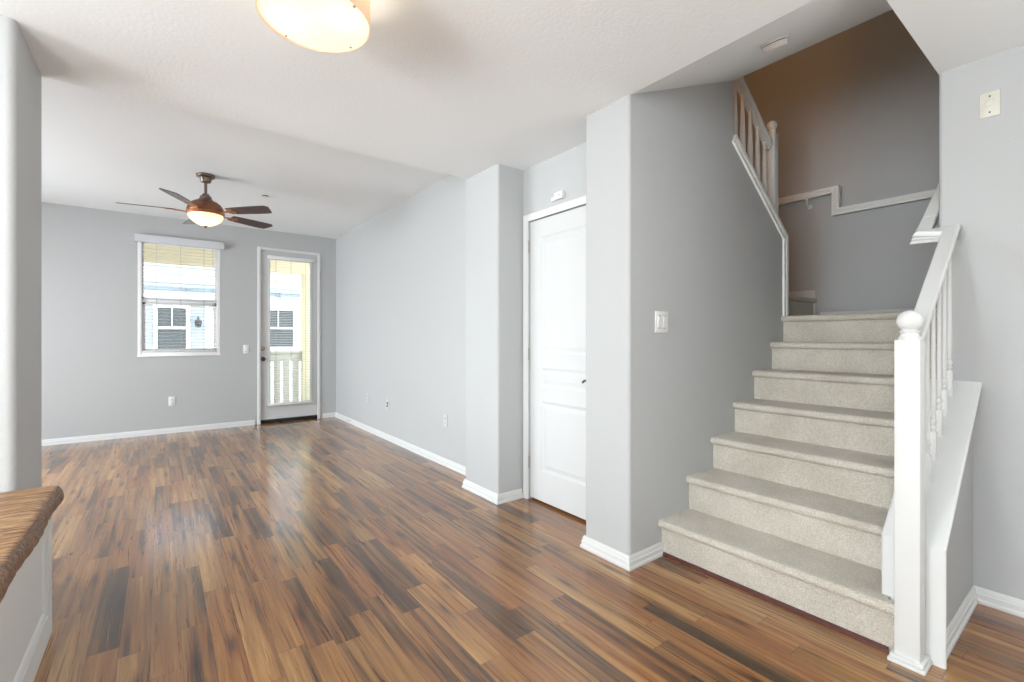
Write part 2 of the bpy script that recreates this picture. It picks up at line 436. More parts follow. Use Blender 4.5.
# pier and the stair wall with its sloping open end
bm = BM()
prism(bm, rounded([(1.942, 1.556), (3.0, 1.556), (3.0, 1.70), (2.30, 1.70), (2.30, 1.872), (1.942, 1.872)], {0: .02, 5: .02}), 'z', 0, H1)
box(bm, (1.95, 1.556, H1), (3.0, 1.70, HT))
prism(bm, [(3.0, 0), (3.77, 0), (3.77, 1.955), (3.0, 2.512)], 'y', 1.556, 1.70)
struct('wall_stair_left', bm, 'wall')
bm = BM(); box(bm, (4.75, 0.30, 0), (4.87, 2.92, HT)); struct('wall_stair_far', bm, 'wall')
bm = BM(); box(bm, (2.30, 2.80, H1), (4.75, 2.92, HT)); box(bm, (2.30, 2.80, 0), (4.75, 2.92, H1)); struct('wall_stair_back', bm, 'wall')
bm = BM(); box(bm, (2.20, 1.70, H1 + .34), (2.30, 2.80, HT)); struct('wall_upstairs', bm, 'wall')
bm = BM()
prism(bm, rounded([(2.97, -.45), (3.09, -.45), (3.09, .42), (4.75, .42), (4.75, .54), (2.97, .54)], {5: .02}), 'z', 0, H1)
for (p, q, r, t) in ((-2.85, -2.45, 0, H1), (-.65, -.45, 0, H1), (-2.45, -.65, 0, .35), (-2.45, -.65, 2.35, H1)): box(bm, (2.97, p, r), (3.09, q, t))
box(bm, (3.09, .42, H1), (4.75, .54, HT)); box(bm, (1.95, .42, H1 + .1), (3.09, .54, HT))
box(bm, (2.99, .42, H1), (3.09, .54, H1 + .1))
struct('wall_entry_right', bm, 'wall')
# knee wall that carries the balustrade
bm = BM(); prism(bm, [(2.285, 0), (2.97, 0), (2.97, .975), (2.285, .420)], 'y', .42, .55); struct('wall_knee', bm, 'wall')
# left wall end beside the bench
bm = BM(); prism(bm, rounded([(-3.70, 2.655), (-.455, 2.655), (-.455, 3.165), (-3.70, 3.165)], {1: .03, 2: .012}), 'z', 0, H1); struct('wall_left_end', bm, 'wall')
# walls behind and beside the camera, with window openings
def holed(name, axis, plane, th, a0, a1, z1, hole):
    bm = BM(); h0, h1, hz0, hz1 = hole
    for (p, q, r, s) in ((a0, h0, 0, z1), (h1, a1, 0, z1), (h0, h1, 0, hz0), (h0, h1, hz1, z1)):
        if axis == 'x': box(bm, (plane, p, r), (plane + th, q, s))
        else: box(bm, (p, plane, r), (q, plane + th, s))
    return struct(name, bm, 'wall')
holed('wall_entry_left', 'x', -3.82, .12, -2.85, 2.655, H1, (-1.55, 1.95, .38, 2.38))
holed('wall_back', 'y', -2.85, .15, -3.70, 3.09, H1, (-3.5, -.85, .35, 2.35))
holed('wall_living_left', 'x', -3.45, .15, 3.165, 7.27, H2, (4.05, 6.55, .55, 2.30))
def plain_window(n, axis, plane, a0, a1, z0, z1):
    o = BM(); t = .05
    for (p, q, r, s) in ((a0, a0+t, z0, z1), (a1-t, a1, z0, z1), (a0+t, a1-t, z0, z0+t), (a0+t, a1-t, z1-t, z1), ((a0+a1)/2-.02, (a0+a1)/2+.02, z0+t, z1-t)):
        if axis == 'x': box(o, (plane, p, r), (plane+.05, q, s))
        else: box(o, (p, plane, r), (q, plane+.05, s))
    f = struct('window_%d' % n, o, 'trim')
    g = BM()
    if axis == 'x': box(g, (plane+.02, a0+t, z0+t), (plane+.026, a1-t, z1-t))
    else: box(g, (a0+t, plane+.02, z0+t), (a1-t, plane+.026, z1-t))
    obj('glass_pane', g, 'glass', f)
plain_window(2, 'x', -3.80, -1.55, 1.95, .38, 2.38)
plain_window(3, 'y', -2.83, -3.5, -.85, .35, 2.35)
plain_window(5, 'x', 3.02, -2.45, -.65, .35, 2.35)
plain_window(4, 'x', -3.42, 4.05, 6.55, .55, 2.30)

# ceilings
bm = BM()
box(bm, (-3.82, -2.85, H1), (1.95, 3.165, H2 + .1)); box(bm, (1.95, -2.85, H1), (3.09, .42, H1 + .1)); box(bm, (1.95, .42, H1), (2.99, .54, H1 + .1))
box(bm, (1.95, 1.70, H1), (2.30, 3.165, H2 + .1))
struct('ceiling', bm, 'ceiling')
bm = BM(); box(bm, (-3.45, 3.165, H2), (2.30, 7.42, H2 + .1)); struct('ceiling_living', bm, 'ceiling')
SL = 0.405
def soff(x): return H1 + SL * (x - 1.945)
bm = BM(); prism(bm, [(1.95, H1 + .002), (3.02, soff(3.02)), (3.02, HT), (2.92, HT), (2.92, soff(2.92) + .1), (1.95, H1 + .12)], 'y', .54, 1.556)
struct('ceiling_stair_soffit', bm, 'ceiling')
bm = BM(); box(bm, (1.95, .42, HT), (4.87, 2.92, HT + .1)); struct('ceiling_stairwell', bm, 'ceiling')

# baseboards: ogee profile swept along the foot of the walls
BP = [(0, 0), (.019, 0), (.019, .012), (.013, .020), (.013, .040), (.009, .046), (.009, .056), (.005, .064), (.003, .068), (0, .068)]
def baseboard(name, path):
    bm = BM(); sweep(bm, BP, path); return struct(name, bm, 'trim')
Zb = .0
baseboard('baseboard_far', [(-3.29, 7.27, Zb), (1.045, 7.27, Zb)])
baseboard('baseboard_right', [(1.942, 7.27, Zb), (2.14, 7.27, Zb), (2.14, 3.20, Zb), (1.952, 3.20, Zb), (1.952, 2.745, Zb), (2.172, 2.745, Zb)])
baseboard('baseboard_pier', [(2.19, 1.872, Zb), (1.942, 1.872, Zb), (1.942, 1.556, Zb), (2.219, 1.556, Zb)])
baseboard('baseboard_knee', [(2.285, .42, Zb), (2.97, .42, Zb), (2.97, -2.69, Zb)])
baseboard('baseboard_left_end', [(-.32 - .6, 2.655, Zb), (-.455, 2.655, Zb), (-.455, 3.165, Zb), (-3.0, 3.165, Zb)][1:])
# stairwell baseboards on the landing
LZ = 1.365
baseboard('baseboard_landing', [(4.75, 1.66, LZ), (4.75, .54, LZ), (3.80, .54, LZ)])

# ------------------------------------------------------------------ window_1 (single hung) in the far wall
fr = BM(); t = .040; yw = 7.268
for (p, q, r, s) in ((WX0, WX0+t, WZ0, WZ1), (WX1-t, WX1, WZ0, WZ1), (WX0+t, WX1-t, WZ0, WZ0+t), (WX0+t, WX1-t, WZ1-t, WZ1)):
    box(fr, (p, yw, r), (q, yw + .07, s), .004)
win = struct('window_1', fr, 'vinyl')
zm = 1.675
bm = BM(); t2 = .035
for (p, q, r, s) in ((WX0+t, WX0+t+t2, WZ0+t, zm-.03), (WX1-t-t2, WX1-t, WZ0+t, zm-.03), (WX0+t, WX1-t, WZ0+t, WZ0+t+.04), (WX0+t, WX1-t, zm-.06, zm+.012)):
    box(bm, (p, yw+.026, r), (q, yw + .046, s), .003)
obj('lower_sash', bm, 'vinyl', win)
bm = BM()
for (p, q, r, s) in ((WX0+t, WX0+t+.018, zm, WZ1-t), (WX1-t-.018, WX1-t, zm, WZ1-t), (WX0+t, WX1-t, zm-.01, zm+.03), (WX0+t, WX1-t, WZ1-t-.02, WZ1-t)):
    box(bm, (p, yw+.047, r), (q, yw + .068, s), .003)
obj('upper_sash', bm, 'vinyl', win)
bm = BM(); box(bm, (WX0+t+t2, yw+.034, WZ0+t+.04), (WX1-t-t2, yw+.038, zm-.06)); obj('glass_pane', bm, 'glass', win)
bm = BM(); box(bm, (WX0+t+.018, yw+.055, zm+.03), (WX1-t-.018, yw+.059, WZ1-t-.02)); obj('glass_pane', bm, 'glass', win)
bm = BM(); box(bm, (WX1-.066, yw+.018, zm-.035), (WX1-.046, yw+.028, zm-.015), .002); obj('sash_latch', bm, 'iron', win)
bm = BM(); box(bm, (WX0-.004, 7.258, WZ0-.016), (WX1+.004, 7.275, WZ0+.003), .003); obj('window_sill', bm, 'vinyl', win)

# blinds over the window: valance, slats, cords, bottom rail
def blind(name, label, x0, x1, z0, z1, ys, depth, pitch, valance, tilt=0.0, cords=(.18, .5, .82), wand=None):
    b = thing(name, label, 'window blind', ((x0+x1)/2, ys, z1))
    bm = BM(); k = 0; z = z0 + .03
    while z < z1 - .03:
        # slightly cambered slat
        n = 4; ring = []
        for e in range(n + 1):
            v = (e / n - .5) * depth
            zz = z + .0022 * (1 - (2*v/depth)**2) + v * tilt
            ring.append((v, zz))
        A = [bm.verts.new((x0, ys + v, zz)) for v, zz in ring]; B = [bm.verts.new((x1, ys + v, zz)) for v, zz in ring]
        A2 = [bm.verts.new((x0, ys + v, zz - .0024)) for v, zz in ring]; B2 = [bm.verts.new((x1, ys + v, zz - .0024)) for v, zz in ring]
        for e in range(n):
            bm.faces.new((A[e], A[e+1], B[e+1], B[e])); bm.faces.new((A2[e+1], A2[e], B2[e], B2[e+1]))
        bm.faces.new((A[0], B[0], B2[0], A2[0])); bm.faces.new((A[n], A2[n], B2[n], B[n]))
        bm.faces.new([A[e] for e in range(n+1)][::-1] + [A2[e] for e in range(n+1)]); bm.faces.new([B[e] for e in range(n+1)] + [B2[e] for e in range(n, -1, -1)])
        z += pitch
    obj('slats', bm, 'slat', b)
    bm = BM(); box(bm, (x0, ys - depth*.5, z0), (x1, ys + depth*.5, z0 + .016), .003); obj('bottom_rail', bm, 'plastic', b)
    for c in cords:
        bm = BM(); xx = x0 + (x1 - x0) * c
        for yy in (ys - depth*.52, ys + depth*.52): tube(bm, [(xx, yy, z0 + .01), (xx, yy, z1)], .0013, 6)
        obj('ladder_cord', bm, 'string', b)
    if wand:
        bm = BM(); tube(bm, [(wand[0], ys - depth*.6 - .006, z1 - .01), (wand[0], ys - depth*.6 - .01, wand[1])], .0022, 6)
        lathe(bm, [(0, -.012), (.005, -.01), (.006, 0), (.003, .016), (0, .018)], (wand[0], ys - depth*.6 - .01, wand[1]), 8)
        obj('tilt_cord', bm, 'string', b)
    if valance:
        bm = BM(); vx0, vx1, vz0, vz1, vy0, vy1 = valance
        prof = [(vy1, vz0), (vy0 + .012, vz0), (vy0 + .012, vz0 + .05*(vz1-vz0)), (vy0 + .004, vz0 + .5*(vz1-vz0)), (vy0, vz1 - .012), (vy0, vz1), (vy1, vz1)]
        prism(bm, prof, 'x', vx0, vx1); obj('valance', bm, 'valance', b)
    return b
blind('window_blind', 'white horizontal blind, slats open, with valance over the far-wall window', WX0 + .043, WX1 - .043, WZ0 + .044, WZ1 - .045, 7.272, .036, .0415,
      (-.245, .675, 2.375, 2.462, 7.205, 7.266), wand=(WX1 - .085, zm - .10))

# ------------------------------------------------------------------ door_1: glazed balcony door
CP = [(0, 0), (.042, 0), (.042, .010), (.036, .016), (.012, .016), (.005, .010), (0, .008)]
bm = BM()
# casing: sweep around the opening, wall normal towards the room is -Y
sweep(bm, CP, [(DX1, 7.27, 0), (DX1, 7.27, DZ1), (DX0, 7.27, DZ1), (DX0, 7.27, 0)][::-1], up=(0, -1, 0))
trim1 = struct('trim_1', bm, 'trim')
gx0, gx1, gz0, gz1 = 1.235, 1.775, .275, 2.31
bm = BM(); dy0, dy1 = 7.285, 7.325
for (p, q, r, s) in ((DX0+.006, gx0, .055, DZ1-.006), (gx1, DX1-.006, .055, DZ1-.006), (gx0, gx1, .055, gz0), (gx0, gx1, gz1, DZ1-.006)):
    box(bm, (p, dy0, r), (q, dy1, s))
door = struct('door_1', bm, 'door')
bm = BM(); t = .028
for (p, q, r, s) in ((gx0-.022, gx0+.004, gz0-.022, gz1+.022), (gx1-.004, gx1+.022, gz0-.022, gz1+.022), (gx0, gx1, gz0-.022, gz0+.004), (gx0, gx1, gz1-.004, gz1+.022)):
    box(bm, (p, dy0-.010, r), (q, dy0+.002, s), .003)
obj('lite_frame', bm, 'trim', door)
bm = BM(); box(bm, (gx0, 7.303, gz0), (gx1, 7.307, gz1)); obj('glass_pane', bm, 'glass', door)
def rosette_knob(z, knob):
    bm = BM()
    lathe(bm, [(0, 0), (.032, 0), (.030, .008), (.014, .012), (.012, .030)] + ([(.022, .040), (.028, .052), (.026, .064), (.012, .072), (0, .073)] if knob else [(.022, .032), (.022, .036), (.0, .038)]), seg=20)
    xform(bm, Matrix.Translation((1.147, dy0, z)) @ Matrix.Rotation(PI/2, 4, 'X'))
    if not knob: box(bm, (1.143, dy0 - .055, z - .014), (1.151, dy0 - .036, z + .014), .002)
    return bm
o = obj('door_knob', rosette_knob(.907, True), 'knob', door); o['label'] = 'dark round door knob'
o = obj('deadbolt', rosette_knob(1.055, False), 'brass', door)
for z in (.30, 1.20, 2.13):
    bm = BM(); box(bm, (DX1-.008, 7.262, z-.045), (DX1+.008, 7.284, z+.045), .003); tube(bm, [(DX1, 7.262, z-.05), (DX1, 7.262, z+.05)], .006, 8)
    obj('hinge', bm, 'steel', door)
bm = BM(); box(bm, (DX0, 7.300, 0.0), (DX1, 7.42, .045), .004); obj('threshold', bm, 'sill', door)
bm = BM()
for (p, q, r, s) in ((DX0-.0, DX0+.006, 0, DZ1), (DX1-.006, DX1, 0, DZ1), (DX0, DX1, DZ1-.006, DZ1)):
    box(bm, (p, 7.272, r), (q, 7.41, s))
obj('door_jamb', bm, 'trim', door)
b2 = blind('door_blind', 'white mini blind hung on the glazed balcony door', gx0 - .012, gx1 + .012, gz0 - .012, gz1 + .02, 7.256, .026, .024, None, tilt=.10, cords=(.15, .5, .85))
bm = BM(); box(bm, (gx0-.035, 7.236, gz1+.005), (gx1+.035, 7.274, gz1+.05), .004); obj('headrail', bm, 'plastic', b2)
bm = BM(); box(bm, (gx0-.03, 7.244, gz0-.03), (gx1+.03, 7.270, gz0-.010), .003); obj('hold_down_rail', bm, 'plastic', b2)

# ------------------------------------------------------------------ door_2: three-panel closet door
CQ = [(0, 0), (.050, 0), (.050, .010), (.044, .016), (.014, .012), (.005, .008), (0, .006)]
bm = BM()
sweep(bm, CQ, [(2.19, CY0, 0), (2.19, CY0, CZ1), (2.19, CY1, CZ1), (2.19, CY1, 0)][::1], up=(-1, 0, 0))
struct('trim_2', bm, 'trim')
fx = 2.203     # face of the door
bm = BM()
box(bm, (fx + .010, CY0 + .004, .018), (fx + .035, CY1 - .004, CZ1 - .006))
ya, yb = CY0 + .115, CY1 - .125
zs = [(.235, .745), (.845, .985), (1.085, 1.935)]
box(bm, (fx, CY0 + .004, .018), (fx + .010, ya, CZ1 - .006)); box(bm, (fx, yb, .018), (fx + .010, CY1 - .004, CZ1 - .006))
prev = .018
for z0, z1 in zs:
    box(bm, (fx, ya, prev), (fx + .010, yb, z0)); prev = z1
box(bm, (fx, ya, prev), (fx + .010, yb, CZ1 - .006))
d2 = struct('door_2', bm, 'door')
for z0, z1 in zs:
    bm = BM(); g = .012; s = .045
    def rect(x, m): return [bm.verts.new((x, y, z)) for y, z in ((ya+m, z0+m), (yb-m, z0+m), (yb-m, z1-m), (ya+m, z1-m))]
    R = [rect(fx + .010, 0.0), rect(fx + .0015, 0.0), rect(fx + .0075, .018), rect(fx + .0075, .026), rect(fx + .002, .052)]
    for A, B in zip(R, R[1:]):
        for k in range(4): bm.faces.new((A[k], A[(k+1) % 4], B[(k+1) % 4], B[k]))
    bm.faces.new(R[-1]); bm.faces.new(R[0][::-1]); obj('door_panel', bm, 'door', d2, sharp=10)
bm = BM()
lathe(bm, [(0, 0), (.030, 0), (.028, .008), (.012, .012), (.011, .045), (0, .046)], seg=20)
xform(bm, Matrix.Translation((fx, 1.995, .93)) @ Matrix.Rotation(-PI/2, 4, 'Y'))
tube(bm, [(fx - .045, 1.995, .93), (fx - .048, 2.03, .932), (fx - .048, 2.08, .928), (fx - .046, 2.098, .915)], .0075, 10)
o = obj('lever_handle', bm, 'knob', d2); o['label'] = 'dark lever handle'
for z in (.28, 1.08, 1.88):
    bm = BM(); tube(bm, [(2.189, CY1 - .001, z-.045), (2.189, CY1 - .001, z+.045)], .006, 8); box(bm, (2.190, CY1-.004, z-.04), (2.205, CY1+.003, z+.04)); obj('hinge', bm, 'steel', d2)
# small alarm contact on the casing above the door
t = thing('door_alarm_sensor', 'small white alarm sensor box on the wall above the closet door', 'sensor', (2.19, 2.34, 2.172))
bm = BM(); box(bm, (2.156, 2.290, 2.148), (2.1895, 2.368, 2.196), .004); obj('sensor_body', bm, 'plastic', t)
bm = BM(); box(bm, (2.168, 2.374, 2.148), (2.1895, 2.412, 2.176), .003); obj('magnet', bm, 'plastic', t)
bm = BM(); lathe(bm, [(0, 0), (.004, 0), (.004, .002), (0, .002)], seg=10); xform(bm, Matrix.Translation((2.156, 2.315, 2.173)) @ Matrix.Rotation(-PI/2, 4, 'Y')); obj('led', bm, 'slot', t)

# ------------------------------------------------------------------ staircase
st = thing('staircase', 'beige carpeted staircase rising from the wood floor to a landing', 'stairs', (2.23, 1.05, 0))
RISE, RUN, SX = .195, .267, 2.222
YR, YL = .551, 1.5555
def step_profile(xr, z0, z1, xback, nose=.030, th=.044):
    """riser from z0, rounded carpeted nosing at z1, tread back to xback"""
    p = [(xr, z0), (xr, z1 - th), (xr - nose * .45, z1 - th)]
    r = th / 2
    for k in range(0, 9):
        a = -PI/2 - k / 8 * PI
        p.append((xr - nose + r * .9 + math.cos(a) * r * .9, z1 - r + math.sin(a) * r))
    p += [(xback, z1), (xback, z0)]
    return p
for k in range(6):
    xr = SX + k * RUN; z1 = RISE * (k + 1)
    xb = SX + (k + 1) * RUN + .012 if k < 5 else 3.75
    bm = BM(); prism(bm, step_profile(xr, RISE * k + (.0 if k == 0 else -.03), z1, xb), 'y', YR, YL)
    if k == 0: prism(bm, step_profile(xr, 0, z1, 2.235), 'y', .5195, YR)
    obj('step', bm, 'carpet', st, sharp=50)
bm = BM()
prism(bm, step_profile(3.745, RISE * 6 - .02, LZ, 4.749, nose=.040), 'y', YR, YL)
box(bm, (3.771, YL, LZ - .06), (4.749, 1.72, LZ))
obj('landing', bm, 'carpet', st, sharp=50)
# upper landing, a step higher, then the second flight going back over the closet
L2 = LZ + RISE
def ystep(y, z0, z1, yb, x0, x1):
    bm = BM(); prism(bm, [(a, b) for a, b in step_profile(y, z0, z1, yb)], 'x', x0, x1); return bm
obj('upper_landing', ystep(1.715, LZ - .02, L2, 2.799, 3.775, 4.749), 'carpet', st, sharp=50)
for k in range(5):
    xr = 3.775 - k * RUN; z1 = L2 + RISE * (k + 1)
    pr = [(2 * xr - a, b) for a, b in step_profile(xr, z1 - RISE - .03, z1, xr + RUN + .012)]
    bm = BM(); prism(bm, pr, 'y', 1.701, 2.799)
    obj('upper_step', bm, 'carpet', st, sharp=50)
# mahogany shoe strip at the first riser
bm = BM(); prism(bm, [(2.204, 0), (2.2215, 0), (2.2215, .018), (2.214, .018), (2.206, .011)], 'y', .545, 1.541)
o = obj('shoe_moulding', bm, 'shoe', st); o['label'] = 'reddish wood strip along the bottom riser'
# skirt of the upper steps along the far wall
bm = BM(); box(bm, (4.735, 1.70, LZ), (4.7495, 2.79, L2 + .075)); struct('baseboard_upper_landing', bm, 'trim')

# caps (trim) of the knee wall and of the stair wall end
bm = BM(); CAPW = [(-.09, -.022), (.09, -.022), (.094, -.014), (.094, -.004), (.088, 0), (-.088, 0), (-.094, -.004), (-.094, -.014)]
sweep(bm, CAPW, [(2.263, .485, 0.0), (2.263, .485, .430), (2.972, .485, .430 + .807 * .709)], sides=[(0, -1, 0), (0, -1, 0)])
struct('trim_3', bm, 'trim')
bm = BM(); CW = [(-.086, -.032), (.086, -.032), (.086, -.004), (.090, .000), (.090, .028), (.082, .038), (-.082, .038), (-.090, .028), (-.090, 0), (-.086, -.004)]
sweep(bm, CW, [(3.765, 1.628, LZ - .0), (3.765, 1.628, 1.960), (3.002, 1.628, 2.512)], sides=[(0, 1, 0), (0, 1, 0)])
struct('trim_4', bm, 'trim_lit')

# ------------------------------------------------------------------ balustrade
RP = [(-.018, -.056), (.018, -.056), (.018, -.042), (.023, -.036), (.023, -.027), (.029, -.021), (.029, -.007), (.024, 0), (-.024, 0), (-.029, -.007), (-.029, -.021), (-.023, -.027), (-.023, -.036), (-.018, -.042)]
def ball(r, collar, neck):
    return [(0, 0), (collar, 0), (collar, .010), (collar - .006, .018), (collar - .006, .026), (neck + .010, .032), (neck, .040)] + \
           [(max(r * math.sin(a), 0 if a > 3.1 else .0001), .040 + r * .80 - r * math.cos(a)) for a in [.62 + k * (PI - .62) / 10 for k in range(11)]]
def make_newel(bm, x0, y0, wd, z0, z1):
    box(bm, (x0, y0, z0), (x0 + wd, y0 + wd, z1), .004)
rail1 = thing('stair_railing', 'white stair railing with ball-topped newel at the foot of the stairs', 'railing', (2.23, .487, 0))
bm = BM(); make_newel(bm, 2.176, .444, .075, 0, 1.193)
newel = obj('newel_post', bm, 'trim', rail1)
bm = BM(); c = (2.2135, .4815)
for s, z0, z1 in ((.055, 0, .014), (.049, .014, .030)):
    box(bm, (c[0]-s, c[1]-s, z0), (c[0]+s, c[1]+s, z1), .004)
obj('newel_base', bm, 'trim', newel)
bm = BM(); lathe(bm, ball(.039, .033, .021), (c[0], c[1], 1.192), 28); obj('ball_finial', bm, 'trim', newel)
def railz(x): return 1.180 + .810 * (x - 2.258)
JX = 2.912
bm = BM()
sweep(bm, RP, [(2.250, .487, railz(2.250)), (JX, .487, railz(JX)), (JX, .582, railz(JX)), (3.02, .582, railz(3.02))], sides=[(0, -1, 0), (1, 0, 0), (0, -1, 0)])
obj('handrail', bm, 'trim', rail1)
def baluster(h, s=.0105):
    """square foot, turned beads, tapering round shaft"""
    bm = BM(); box(bm, (-s, -s, -.014), (s, s, .108), .0015)
    lathe(bm, [(s*.95, .108), (.0055, .113), (.0085, .119), (.0105, .124), (.008, .130), (.0055, .134), (.009, .140), (.0115, .149), (.009, .158), (.0055, .163), (.0085, .168), (.0085, .172), (.0065, .177),
               (.0085, .215), (.0088, .26), (.0075, .38), (.0065, h - .04), (.0065, h + .01)], seg=14)
    return bm
zc = lambda x: .430 + .807 * (x - 2.263)
proto = None
for k in range(6):
    x = 2.396 + .100 * k
    if proto is None:
        proto = lobj('baluster', baluster(railz(x) - .058 - zc(x)), 'trim', rail1); o = proto
    else:
        o = proto.copy(); C.objects.link(o); o.parent = rail1
    o.location = Vector((x, .487, zc(x))) - rail1.location
# upper railing on the stair wall end
rail2 = thing('stair_railing', 'upper white stair railing on the sloping wall end, beside the landing', 'railing', (3.77, 1.665, LZ))
bm = BM(); make_newel(bm, 3.742, 1.617, .070, 2.02, 2.775); newel2 = obj('newel_post', bm, 'trim_lit', rail2)
bm = BM(); lathe(bm, ball(.037, .030, .020), (3.777, 1.652, 2.774), 24); obj('ball_finial', bm, 'trim_lit', newel2)
def rz2(x): return 2.710 + .76 * (3.722 - x)
bm = BM(); sweep(bm, [(a * 1.0, b * 1.15) for a, b in RP], [(3.745, 1.652, rz2(3.745)), (3.001, 1.652, rz2(3.001))], sides=[(0, 1, 0)]); obj('handrail', bm, 'trim_lit', rail2)
zc2 = lambda x: 1.995 + .7235 * (3.765 - x)
proto = None
for k in range(6):
    x = 3.655 - .111 * k
    if proto is None:
        bm = BM(); h = rz2(x) - .062 - zc2(x); s = .018
        box(bm, (-s, -s, -.03), (s, s, .12), .002)
        lathe(bm, [(.017, .12), (.010, .127), (.017, .14), (.010, .15), (.014, .16), (.021, .24), (.019, .34), (.013, h - .10), (.011, h + .02)], seg=14)
        proto = lobj('baluster', bm, 'trim_lit', rail2); o = proto
    else:
        o = proto.copy(); C.objects.link(o); o.parent = rail2
    o.location = Vector((x, 1.652, zc2(x))) - rail2.location
# wall handrail: up the right wall, along the far wall with a jog
hr = thing('wall_handrail', 'white handrail with a stepped jog, bracketed to the far stairwell wall', 'handrail', (4.69, 1.4, LZ))
bm = BM(); zt = 2.325
sx = 3.022 + (zt - railz(3.022)) / .72
sweep(bm, RP, [(3.022, .582, railz(3.022)), (sx, .582, zt), (4.685, .582, zt), (4.685, 1.490, zt), (4.685, 1.490, zt + .195), (4.685, 2.62, zt + .195)],
      sides=[(0, -1, 0), (0, -1, 0), (1, 0, 0), (1, 0, 0), (1, 0, 0)])
obj('rail', bm, 'trim_lit', hr)
for (x, y, z) in ((4.685, 1.745, zt + .135), (4.685, .74, zt - .06), (4.685, 2.45, zt + .135)):
    bm = BM()
    tube(bm, [(x - .012, y - .022, z + .004), (x, y, z - .010), (x - .012, y + .022, z + .004)], .004, 8)
    tube(bm, [(x, y, z + .002), (x - .004, y, z - .035), (x + .02, y, z - .055), (x + .062, y, z - .06)], .006, 8)
    s0 = len(bm.verts); lathe(bm, [(0, 0), (.020, 0), (.018, .006), (0, .007)], seg=14)
    xform(bm, Matrix.Translation((4.7495, y, z - .06)) @ Matrix.Rotation(-PI/2, 4, 'Y'), s0)
    obj('bracket', bm, 'trim_lit', hr)

# ------------------------------------------------------------------ bench with wood top, bottom left
BY0, BY1, BX0, BX1 = .95, 2.650, -.90, -.352
bn = thing('window_bench', 'low white panelled bench with thick rustic wood top, at lower left', 'bench', ((BX0+BX1)/2, 1.8, 0))
bm = BM(); box(bm, (BX0, BY0, 0), (BX1 - .014, BY1, .519))
for (p, q, r, s) in ((BY0, BY0+.07, 0, .519), (BY1-.075, BY1, 0, .519), (BY0+.07, BY1-.075, .42, .519), (BY0+.07, BY1-.075, 0, .10)):
    box(bm, (BX1 - .014, p, r), (BX1, q, s))
obj('base', bm, 'trim', bn)
bm = BM()
sweep(bm, [(0, 0), (0, .012), (.010, .010), (.022, .003), (.026, 0)], [(BX1-.014, BY0+.07, .10), (BX1-.014, BY1-.075, .10), (BX1-.014, BY1-.075, .42), (BX1-.014, BY0+.07, .42)][::-1], up=(1, 0, 0), closed=True)
for v in bm.verts: pass
obj('panel_moulding', bm, 'trim', bn)
bm = BM(); n = 90
zt0, zb0 = .597, .522
ringsT = []
for k in range(n + 1):
    y = BY0 - .03 + (BY1 - BY0 + .028) * k / n
    e = .0035 * math.sin(k * .22) + .0008 * math.sin(k * 1.3 + 1) + .0008 * random.uniform(-1, 1)
    xe = -.324 + e * .7
    ringsT.append([bm.verts.new(p) for p in ((BX0 - .01, y, zb0), (xe - .012, y, zb0), (xe + .004 + e*.4, y, zb0 + .012), (xe + .006, y, zb0 + .034), (xe + .001 - e*.5, y, zb0 + .055), (xe - .010, y, zt0 - .004), (xe - .024, y, zt0), (BX0 - .01, y, zt0))])
for A, B in zip(ringsT, ringsT[1:]):
    for q in range(8): bm.faces.new((A[q], A[(q+1) % 8], B[(q+1) % 8], B[q]))
bm.faces.new(ringsT[0][::-1]); bm.faces.new(ringsT[-1])
o = obj('wood_top', bm, 'slab', bn, sharp=40); o['label'] = 'thick rustic brown wood top with an uneven edge'

# ------------------------------------------------------------------ ceiling light (drum)
LC = Vector((.418, 1.650, 2.276))
cl = thing('ceiling_light', 'round drum ceiling light with beige shade and lit diffuser, nearest the camera', 'ceiling light', (LC.x, LC.y, H1))
R = .178
bm = BM(); seg = 64
def ringv(r, z): return [bm.verts.new((LC.x + r*math.cos(2*PI*k/seg), LC.y + r*math.sin(2*PI*k/seg), z)) for k in range(seg)]
A, B, Cc, D = ringv(R, LC.z - .006), ringv(R, LC.z + .135), ringv(R - .004, LC.z + .135), ringv(R - .004, LC.z - .006)
for P, Q in ((A, B), (B, Cc), (Cc, D), (D, A)):
    for k in range(seg): bm.faces.new((P[k], P[(k+1) % seg], Q[(k+1) % seg], Q[k]))
obj('shade', bm, 'shade', cl)
bm = BM(); lathe(bm, [(0, 0), (R - .005, 0), (R - .005, .003), (0, .003)], (LC.x, LC.y, LC.z), 64); obj('diffuser', bm, 'diffuser', cl)
bm = BM(); lathe(bm, [(.065, 0), (.065, -.02), (.02, -.028), (.012, -.03), (.012, -.10), (0, -.10)][::-1], (LC.x, LC.y, H1 - .0005), 24)
for a in (0, PI/2): 
    s0 = len(bm.verts); tube(bm, [(-R + .003, 0, 0), (R - .003, 0, 0)], .003, 6); xform(bm, Matrix.Translation((LC.x, LC.y, LC.z + .10)) @ Matrix.Rotation(a, 4, 'Z'), s0)
obj('canopy', bm, 'steel', cl)
bm = BM(); lathe(bm, [(0, .056), (.135, .056), (.140, .062), (.135, .060), (0, .060)], (LC.x, LC.y, LC.z), 32); obj('light_block_pan', bm, 'trim', cl)  # unseen disc added to keep the upper bulb's light off the diffuser
for a in (1.95, 3.35, 5.25, .5):
    bm = BM(); lathe(bm, [(0, -.004), (.004, -.003), (.005, 0), (0, .0)], (LC.x + (R-.014)*math.cos(a), LC.y + (R-.014)*math.sin(a), LC.z - .0005), 10); obj('clip', bm, 'steel', cl)
point('light_bulb', (LC.x, LC.y, H1 - .10), 7.0, (1.0, .88, .70), .05)
for s in (-1, 1):
    point('light_bulb', (LC.x + .07 * s, LC.y - .055 * s, LC.z + .030), .17, (1.0, .86, .66), .018)

